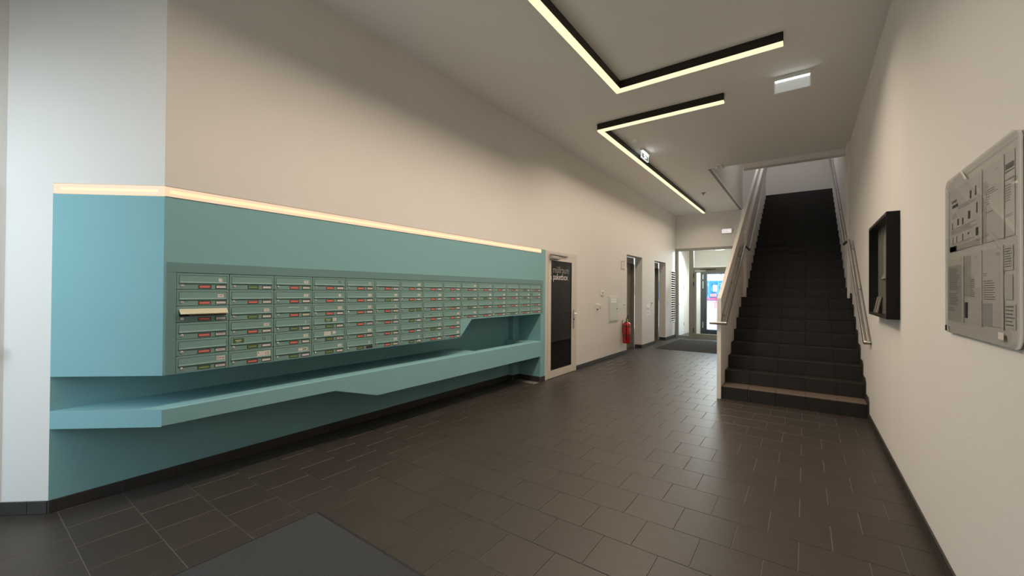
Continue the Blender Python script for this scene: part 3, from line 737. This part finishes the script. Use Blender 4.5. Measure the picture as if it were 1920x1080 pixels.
D2(MB().box(-2.809, -1.51, YE+.015, YE+.025, .144, 2.083)).build('pane', M_glass, d2)
for z in (.25, 1.72, 1.98): D2(MB().tube([(-2.887, YE-.022, z-.07), (-2.887, YE-.022, z+.07)], .012, 8)).build('hinge', M_black, d2)
D2(MB().cbox(-2.84, -2.52, YE-.07, YE-.012, 2.10, 2.155, .006, '-Y')).build('door_closer', M_cab, d2)
D2(MB().box(-2.70, -2.25, YE-.035, YE-.012, 2.168, 2.188)).build('closer_rail', M_dgrey, d2)
D2(MB().tube([(-1.60, YE-.06, .9), (-1.60, YE-.06, 1.5)], .014, 10)).build('pull_handle', M_steel, d2)
# illuminated sign above
t = thing('exit_sign', 'small glowing pinkish-white sign box on the far wall above the glazing', 'sign', (-2.077, YE, 3.27))
rel(MB().box(-2.085, -1.807, YE-.05, YE, 3.262, 3.405), t).build('housing', M_cab, t)
rel(MB().box(-2.075, -1.817, YE-.0515, YE-.05, 3.272, 3.395), t).build('panel', M_wsign, t)
g = MB()
for k in range(3): x = -2.05+k*.03; g.add([(x, YE-.0522, 3.385), (x+.012, YE-.0522, 3.385), (x+.082, YE-.0522, 3.285), (x+.07, YE-.0522, 3.285)], [(0, 1, 2, 3)])
rel(g, t).build('pictogram', mat('pale_print', (.55, .45, .48), .5, emit=(1, .85, .9), estr=.3), t)

# draught lobby behind the glass
lb = MB()
lb.box(-3.62, -3.44, YE+.2, 15.58, 0, 2.92); lb.box(-3.44, -2.99, 15.58, 15.75, 0, 3.0); lb.box(-2.99, -1.1, 15.58, 15.75, 2.17, 3.0); lb.box(-1.1, -.9, YE+.2, 15.75, 0, 3.0)
lb.build('wall_lobby', M_lwall, kind='structure')
MB().box(-3.62, -.9, YE+.2, 15.75, 2.92, 3.05).build('ceiling_lobby', M_lwall, kind='structure')
MB().box(-3.62, -.9, YE+.06, 15.75, -.12, 0).build('floor_lobby', M_tile, kind='structure')
d5 = struct('door_5', (-3.44, 14.05, 0))
rel(MB().box(-3.44, -3.425, 14.06, 15.02, .01, 2.06), d5).build('door_leaf', M_plast, d5)
for z in (.35, 1.62): rel(MB().tube([(-3.42, 15.03, z-.06), (-3.42, 15.03, z+.06)], .012, 8), d5).build('hinge', M_steel, d5)
rel(MB().tube([(-3.425, 14.14, 1.05), (-3.37, 14.14, 1.05), (-3.37, 14.25, 1.05)], .010, 8), d5).build('handle', M_steel, d5)
t = thing('lobby_light', 'round glowing ceiling lamp in the lobby behind the glazing', 'ceiling light', (-2.3, 15.0, 2.92))
rel(MB().tube([(-2.3, 15.0, 2.87), (-2.3, 15.0, 2.92)], .14, 20), t).build('shade', mat('lamp_glow', (.9, .88, .8), .5, emit=(1, .95, .85), estr=2.2), t)
d6 = struct('door_6', (-2.98, 15.6, 0))
f = MB(); f.box(-2.99, -2.80, 15.56, 15.66, 0, 2.17); f.box(-2.80, -1.35, 15.60, 15.66, 0, .15); f.box(-2.80, -1.35, 15.60, 15.66, 2.10, 2.17); f.box(-1.35, -1.15, 15.56, 15.66, 0, 2.17)
rel(f, d6).build('door_leaf', M_dgrey, d6)
rel(MB().box(-2.80, -1.35, 15.62, 15.63, .15, 2.10), d6).build('pane', M_glass, d6)
for z0, z1 in ((.22, .42), (1.60, 1.85), (1.92, 2.08)): rel(MB().box(-2.925, -2.905, 15.552, 15.56, z0, z1), d6).build('hinge_plate', M_cab, d6)

# ------------------------------------------------------------------ outside
g = MB(); g.add([(-40, 15.75, -.02), (20, 15.75, -.02), (20, 60, 1.0), (-40, 60, 1.0)], [(0, 1, 2, 3)])
g.add([(-40, 15.75, -.3), (20, 15.75, -.3), (20, 60, .7), (-40, 60, .7)], [(0, 3, 2, 1)])
pv = MB(); pv.prism([(15.76, -.3), (15.76, -.02), (60, 1.0), (60, .7)], 'X', -40, 20)
pv.build('floor_outside', M_pave, kind='structure')
def gz(y): return -.02+(y-15.75)*1.02/44.25
kr = thing('paving_joints', 'thin grey drain lines across the bright paving outside', 'paving')
for y in (19, 22.5, 27): MB().box(-9, -2, y, y+.05, gz(y), gz(y)+.012).build('drain_line', M_paper3, kr)
fn = thing('site_fence', 'blue patterned fence banner standing beyond the bright paving outside', 'fence', (-8, 44, gz(44)))
rel(MB().box(-14, -2.0, 44.0, 44.08, gz(44), 2.60), fn).build('banner', M_blue, fn)
g = MB(); g2 = MB(); g3 = MB()
for i in range(22):
    x = -11+i*.36
    for j in range(4):
        z = .95+j*.43
        pts = [(x+.10*math.cos(q_*PI/4), z+.17*math.sin(q_*PI/4)) for q_ in range(8)]; pts2 = [(x+.05*math.cos(q_*PI/4), z+.07*math.sin(q_*PI/4)) for q_ in range(8)]
        if (i+j) % 3 == 0: g3.prism(pts, 'Y', 43.985, 44.0)
        g2.prism(pts2, 'Y', 43.975, 43.985)
for x in (-9.4, -7.75, -6.9, -5.6): g3.box(x, x+.05, 43.96, 44.0, gz(44), 2.7)
rel(g2, fn).build('dark_oval', M_dblue, fn, kind='stuff'); rel(g3, fn).build('light_oval', M_lblue, fn, kind='stuff')
rel(MB().box(-7.35, -6.95, 43.93, 43.96, 1.55, 2.2), fn).build('poster', M_hut, fn)
rel(MB().box(-7.6, -7.0, 43.93, 43.96, 1.05, 1.35), fn).build('poster', mat('pink_poster', (.55, .30, .35), .6), fn)
bn = thing('park_bench', 'red metal bench on the bright paving outside the far doors', 'bench', (-5.6, 31, gz(31)))
zg = gz(31)
for i in range(3): rel(MB().box(-6.4, -4.95, 31.42, 31.46, zg+.58+i*.07, zg+.62+i*.07), bn).build('slat', M_redb, bn)
for i in range(3): rel(MB().box(-6.4, -4.95, 31.0+i*.13, 31.1+i*.13, zg+.425, zg+.445), bn).build('slat', M_redb, bn)
for x in (-6.3, -5.05): rel(MB().tube([(x, 31.05, zg), (x, 31.05, zg+.43)], .014, 8).tube([(x, 31.45, zg), (x, 31.45, zg+.8)], .014, 8), bn).build('leg', M_redb, bn)
def tree(x, y, h, r, lab):
    t = thing('tree', lab, 'tree', (x, y, gz(y)), 'trees beyond the fence')
    rel(MB().tube([(x, y, gz(y)), (x, y, h*.6)], [.18, .12], 8), t).build('trunk', M_trunk, t)
    lm = MB(); rnd = random.Random(int(x*10))
    for i in range(1500):
        a, b, c_ = rnd.gauss(0, 1), rnd.gauss(0, 1), rnd.gauss(0, 1); L_ = math.sqrt(a*a+b*b+c_*c_)+1e-6; q_ = r*rnd.uniform(.5, 1)
        p_ = Vector((x+a/L_*q_, y+b/L_*q_, h*.65+c_/L_*q_*.8)); s_ = rnd.uniform(.10, .2)
        u_ = Vector((rnd.uniform(-1, 1), rnd.uniform(-1, 1), rnd.uniform(-1, 1))).normalized()*s_; w_ = u_.orthogonal().normalized()*s_*.5
        lm.add([p_-u_, p_+w_, p_+u_, p_-w_], [(0, 1, 2, 3)])
    rel(lm, t)
    o_ = bpy.data.objects.new('foliage', lm.mesh('foliage', M_leaf, fix=False)); COL.objects.link(o_); o_.parent = t; o_['kind'] = 'stuff'
tree(-5.0, 49, 5.6, 2.0, 'leafy green tree rising right behind the blue fence'); tree(-10.5, 53, 5.2, 2.0, 'leafy green tree behind the fence, left of the pale hut')
tree(-.6, 49, 6.0, 2.4, 'leafy green tree behind the right end of the fence')
t = thing('site_hut', 'pale site hut showing above the blue fence', 'hut', (-8.2, 47, gz(47)))
rel(MB().box(-9.4, -7.3, 47, 49, gz(47), 3.6), t).build('hut_body', M_hut, t); rel(MB().box(-9.5, -7.2, 46.9, 49.1, 3.6, 3.75), t).build('roof', M_paper3, t)

# ------------------------------------------------------------------ ceiling fittings
t = thing('exit_sign', 'blank white illuminated exit sign hanging from the ceiling near the right wall', 'sign', (-.12, 5.62, H))
x0, x1, y = -.298, .05, 5.62
rel(MB().cbox(x0, x1, y, y+.06, H-.045, H, .004, '-Y'), t).build('housing', M_cab, t)
rel(MB().box(x0+.008, x1-.008, y+.012, y+.030, H-.062, H-.045), t).build('lamp_bar', M_exit, t)
rel(MB().box(x0+.010, x1-.010, y+.016, y+.026, H-.185, H-.062), t).build('panel', M_exitp, t)
f = MB(); f.box(x0, x0+.010, y+.006, y+.036, H-.19, H-.045); f.box(x1-.010, x1, y+.006, y+.036, H-.19, H-.045); f.box(x0, x1, y+.006, y+.036, H-.194, H-.187)
rel(f, t).build('frame', M_plast, t)
t = thing('exit_sign', 'small lit exit sign with running figure beside the far ceiling light', 'sign', (-2.32, 7.25, H))
x, y0, y1 = -2.32, 7.07, 7.43
rel(MB().box(x-.03, x+.03, y0, y1, H-.035, H), t).build('housing', M_cab, t)
rel(MB().box(x-.012, x+.012, y0+.01, y1-.01, H-.060, H-.035), t).build('lamp_bar', M_exit, t)
rel(MB().box(x-.006, x+.006, y0+.012, y1-.012, H-.150, H-.060), t).build('panel', M_exitg, t)
f = MB(); f.box(x-.012, x+.012, y0, y0+.012, H-.155, H-.035); f.box(x-.012, x+.012, y1-.012, y1, H-.155, H-.035); f.box(x-.012, x+.012, y0, y1, H-.160, H-.150)
rel(f, t).build('frame', mat('lit_acrylic_edge', (.8, .85, .83), .3, emit=(.95, 1, .98), estr=.55), t)
g = MB(); X = x+.0065
g.add([(X, y0+.13, H-.075), (X, y0+.16, H-.075), (X, y0+.18, H-.11), (X, y0+.15, H-.145), (X, y0+.13, H-.14), (X, y0+.15, H-.11), (X, y0+.11, H-.10)], [(0, 1, 2, 3, 4, 5, 6)])
g.add([(X, y0+.22, H-.08), (X, y0+.28, H-.105), (X, y0+.22, H-.13)], [(0, 1, 2)]); g.box(X-.0003, X, y0+.19, y0+.22, H-.112, H-.098)
rel(g, t).build('pictogram', M_exit, t)
t = thing('smoke_detector', 'round white smoke detector beside the small lit exit sign', 'detector', (-2.27, 6.62, H))
rel(MB().tube([(-2.27, 6.62, H), (-2.27, 6.62, H-.02), (-2.27, 6.62, H-.04), (-2.27, 6.62, H-.05)], [.055, .052, .040, .02], 18), t).build('cap', M_plast, t, smooth=True)
t = thing('twin_spotlight', 'small silver twin-head emergency spotlight at the corner of the stair opening', 'spotlight', (-1.36, 8.86, H))
rel(MB().tube([(-1.36, 8.86, H), (-1.36, 8.86, H-.02)], .05, 16), t).build('base', M_plast, t, smooth=True)
for dx in (-.042, .042): rel(MB().blob((-1.36+dx, 8.86, H-.045), .035), t).build('lamp_head', M_chrome, t, smooth=True)
t = thing('sprinkler', 'tiny ceiling sprinkler near the far end of the ceiling', 'sprinkler', (-2.08, 11.13, H))
rel(MB().tube([(-2.08, 11.13, H), (-2.08, 11.13, H-.012), (-2.08, 11.13, H-.013), (-2.08, 11.13, H-.05)], [.055, .05, .014, .010], 14), t).build('nozzle', mat('grey_brass', (.22, .21, .19), .4, metal=.5), t, smooth=True)
rel(MB().tube([(-2.08, 11.13, H-.05), (-2.08, 11.13, H-.054)], .024, 12), t).build('deflector', M_steel, t)
t = thing('ceiling_sensor', 'small dark sensor where the stair beam meets the right wall', 'sensor', (XR, 9.03, 3.93))
rel(MB().cbox(XR-.03, XR, 8.99, 9.05, 3.875, 3.955, .004, '-Y'), t).build('body', M_dgrey, t)

# ------------------------------------------------------------------ right wall: black display case
cs = thing('display_case', 'deep black-framed display case on the right wall beside the stairs', 'display case', (XR, 4.86, 1.25))
def C(mb): return rel(mb, cs)
a, b, z0, z1, xf = 4.32, 5.41, 1.25, 2.098, .518
w = .022
C(MB().box(xf, XR, a, a+w, z0, z1)).build('side', M_black, cs); C(MB().box(xf, XR, b-w, b, z0, z1)).build('side', M_black, cs)
C(MB().box(xf, XR, a+w, b-w, z1-w, z1)).build('top', mat('case_brown', (.035, .028, .022), .35), cs); C(MB().box(xf, XR, a+w, b-w, z0, z0+w)).build('bottom', MATS['case_brown'], cs)
C(MB().box(XR-.012, XR-.001, a+w, b-w, z0+w, z1-w)).build('backboard', mat('case_back', (.36, .33, .29), .8), cs)
C(MB().box(xf+.004, xf+.008, a+w, b-w, z0+w, z1-w)).build('pane', M_acryl, cs)
t = thing('leaflet_stack', 'white leaflet leaning in the bottom far corner of the black display case', 'leaflet', (.56, 5.2, z0+w))
rel(MB().prism([(.545, z0+w+.001), (.552, z0+w+.001), (.580, z0+w+.15), (.573, z0+w+.15)], 'Y', 5.10, 5.33), t).build('cover', M_paper, t)
rel(MB().prism([(.5435, z0+w+.006), (.5445, z0+w+.006), (.5722, z0+w+.145), (.5712, z0+w+.145)], 'Y', 5.20, 5.24), t).build('print', M_ink2, t)
t = thing('rounded_notice', 'tall white rounded notice pinned inside the black display case', 'notice', (.585, 4.8, 1.7))
pts = []
for (cy_, cz_, a0) in ((4.72, 1.98, 0), (4.98, 1.98, 90), (4.98, 1.74, 180), (4.72, 1.74, 270)):
    for q_ in range(4): an = math.radians(a0+q_*30); pts.append((cy_-.07*math.cos(an)*(1), cz_+.07*math.sin(an)))
rel(MB().prism([(4.65, 1.62), (5.02, 1.62), (5.02, 1.92), (4.99, 1.97), (4.92, 2.0), (4.75, 2.0), (4.68, 1.97), (4.65, 1.92)], 'X', .582, .585), t).build('sheet', M_tagwhite, t)
t = thing('small_card', 'small white folded card below the rounded notice in the display case', 'card', (.58, 4.9, 1.6))
rel(MB().prism([(4.84, 1.585), (5.10, 1.585), (4.92, 1.625), (4.84, 1.64)], 'X', .572, .580), t).build('sheet', M_plast, t)

# ------------------------------------------------------------------ right wall: acrylic notice board
nb = thing('notice_board', 'large rounded clear acrylic notice board on the near right wall', 'notice board', (XR, 2.53, 1.64))
def rrect(y0, y1, z0, z1, r, n=6):
    P = []
    for (cy, cz, a0) in ((y1-r, z1-r, 0), (y0+r, z1-r, 90), (y0+r, z0+r, 180), (y1-r, z0+r, 270)):
        for i in range(n+1): a = math.radians(a0+90*i/n); P.append((cy+r*math.cos(a), cz+r*math.sin(a)))
    return P
bd = rrect(2.095, 2.968, 1.262, 2.016, .045)
rel(MB().prism(bd, 'X', XR-.012, XR-.008), nb).build('backing', M_acback, nb)
rel(MB().prism(bd, 'X', XR-.020, XR-.0165), nb).build('front_pane', M_acryl, nb)
for y in (2.125, 2.938):
    for z in (1.292, 1.986): rel(MB().tube([(XR, y, z), (XR-.0075, y, z)], .010, 10), nb).build('spacer', M_chrome, nb)
g = MB()
for (y0, y1, z0, z1) in ((2.4565, 2.478, 1.655, 1.958), (2.230, 2.2505, 1.655, 1.958), (2.914, 2.922, 1.66, 1.955), (2.457, 2.479, 1.322, 1.630), (2.692, 2.718, 1.322, 1.626), (2.2365, 2.2565, 1.322, 1.630)):
    g.box(XR-.0164, XR-.0145, y0, y1, z0, z1)
rel(g, nb).build('pocket_strip', mat('pocket_strip', (.72, .70, .66), .3), nb)
rel(MB().add([(XR-.0207, 2.722, 2.016), (XR-.0207, 2.700, 2.016), (XR-.0207, 2.625, 1.962), (XR-.0207, 2.650, 1.962)], [(0, 1, 2, 3)]), nb).build('tape', M_paper, nb)
rel(MB().box(XR-.0212, XR-.020, 2.217, 2.266, 1.287, 1.312), nb).build('maker_label', mat('board_label', (.68, .62, .58), .5), nb)
rel(MB().box(XR-.0225, XR-.020, 2.938, 2.960, 1.268, 1.296), nb).build('clip', M_black, nb)
XP = XR-.0142
def sheet(name, label, y0, y1, z0, z1, rows, seed, extra=None, m=None):
    """paper pinned behind the pane; y1 is its left edge as read (far side)"""
    t = thing(name, label, 'notice', (XP, y1, z1), 'notices on the acrylic board'); del t['group']
    rel(MB().box(XP, XP+.0008, y0, y1, z0, z1), t).build('sheet', m or M_paper2, t)
    rnd = random.Random(seed); g = MB(); w = y1-y0
    for (za, zb, ls, k0, k1) in rows:
        z = za
        while z > zb:
            e = k1*rnd.uniform(.75, 1.0); g.box(XP-.0003, XP, y1-w*k0, y1-w*max(e, k0+.05), z-ls*.35, z); z -= ls
    if g.v: rel(g, t).build('print', M_ink2, t)
    if extra:
        g = MB()
        for (ya, yb, za, zb, mm) in extra: g.box(XP-.0005, XP, ya, yb, za, zb, mm)
        rel(g, t).build('picture', M_ink, t)
    return t
ic = []
for (y, z, w, h) in ((2.60, 1.885, .022, .035), (2.535, 1.89, .018, .04), (2.78, 1.79, .022, .03), (2.71, 1.785, .02, .03), (2.62, 1.80, .03, .035), (2.52, 1.815, .016, .045), (2.87, 1.78, .012, .03),
                     (2.86, 1.71, .008, .03), (2.80, 1.71, .01, .03), (2.71, 1.71, .01, .032), (2.63, 1.72, .018, .010), (2.52, 1.715, .030, .034)):
    ic.append((y-w/2, y+w/2, z-h/2, z+h/2, M_ink))
ic += [(2.490, 2.912, 1.657, 1.682, M_paper3), (2.80, 2.912, 1.657, 1.682, M_ink2), (2.78, 2.87, 1.865, 1.880, M_ink), (2.80, 2.88, 1.890, 1.902, M_ink2)]
sheet('notice_sheet', 'wide pictogram poster with dark bottom band, top left on the acrylic board', 2.489, 2.913, 1.657, 1.955,
      [(1.862, 1.845, .006, .32, .95), (1.835, 1.812, .006, .1, .30), (1.765, 1.738, .006, .05, .95), (1.696, 1.686, .006, .05, .9)], 1, ic)
sheet('notice_sheet', 'faint typed letter, top centre on the acrylic board', 2.254, 2.447, 1.657, 1.951,
      [(1.885, 1.875, .008, .08, .3), (1.862, 1.845, .008, .08, .85), (1.835, 1.80, .009, .08, .4), (1.775, 1.77, .01, .08, .6), (1.925, 1.915, .006, .68, .92)], 2, [(2.410, 2.447, 1.657, 1.90, M_paper3)])
sheet('notice_sheet', 'narrow text leaflet with heading, top right on the acrylic board', 2.142, 2.224, 1.657, 1.955,
      [(1.84, 1.78, .009, .05, .7), (1.86, 1.855, .01, .0, 1.0), (1.735, 1.725, .006, .0, .95)], 3, [(2.146, 2.220, 1.895, 1.915, M_ink), (2.143, 2.221, 1.885, 1.889, M_ink)])
sheet('notice_sheet', 'densely typed grey sheet, bottom left on the acrylic board', 2.728, 2.950, 1.322, 1.620,
      [(1.575, 1.47, .006, .12, .85), (1.455, 1.40, .006, .12, .8), (1.385, 1.37, .006, .12, .6)], 4, [(2.730, 2.950, 1.588, 1.620, M_paper)], M_paper3)
sheet('notice_sheet', 'letter with black picture in its lower corner, bottom row of the acrylic board', 2.482, 2.686, 1.327, 1.626,
      [(1.545, 1.54, .01, .03, .45), (1.515, 1.435, .008, .03, .7), (1.61, 1.598, .006, .7, .92)], 5, [(2.640, 2.680, 1.345, 1.415, M_ink), (2.60, 2.686, 1.44, 1.62, M_paper3)][::-1])
sheet('notice_sheet', 'letter with typed block and grey lower half, bottom centre of the acrylic board', 2.260, 2.455, 1.328, 1.627,
      [(1.605, 1.595, .006, .75, .95), (1.535, 1.525, .008, .05, .3), (1.505, 1.425, .009, .05, .72)], 6, [(2.350, 2.455, 1.328, 1.415, M_paper3)])
sheet('notice_sheet', 'small typed card, upper of three at lower right of the acrylic board', 2.157, 2.234, 1.537, 1.624, [(1.615, 1.545, .009, .05, .95)], 7)
sheet('notice_sheet', 'small blank grey card, middle of three at lower right of the acrylic board', 2.162, 2.234, 1.433, 1.522, [], 8)
sheet('notice_sheet', 'small lined card, lowest of three at lower right of the acrylic board', 2.137, 2.226, 1.329, 1.417, [(1.41, 1.34, .013, .05, .95)], 9)

# ------------------------------------------------------------------ mats
def doormat(label, x0, x1, y0, y1, pile, bw=.02):
    t = thing('doormat', label, 'doormat', ((x0+x1)/2, (y0+y1)/2, 0))
    f = MB(); f.cbox(x0, x1, y0, y0+bw, 0, .006, .003); f.cbox(x0, x1, y1-bw, y1, 0, .006, .003); f.cbox(x0, x0+bw, y0+bw, y1-bw, 0, .006, .003); f.cbox(x1-bw, x1, y0+bw, y1-bw, 0, .006, .003)
    rel(f, t).build('border', M_rubber, t)
    rel(MB().cbox(x0+bw, x1-bw, y0+bw, y1-bw, 0, .011, .003), t).build('pile', pile, t)
doormat('dark grey carpet doormat in the near foreground', -2.590, -.75, -1.2, 1.442, M_pile)
doormat('dark grey doormat before the far glass door', -3.15, -1.45, 10.72, 13.25, M_pile2)

# door beside the entrance at the extreme left
d7 = struct('door_7', (QL[0], -.9, 0))
rel(MB().box(QL[0], QL[0]+.012, -.95, QL[1]-.05, .0, 2.1), d7).build('door_leaf', M_frame, d7)
rel(MB().tube([(QL[0]+.012, QL[1]-.15, 1.05), (QL[0]+.04, QL[1]-.15, 1.05), (QL[0]+.04, QL[1]-.03, 1.05)], .011, 8), d7).build('handle', M_steel, d7)
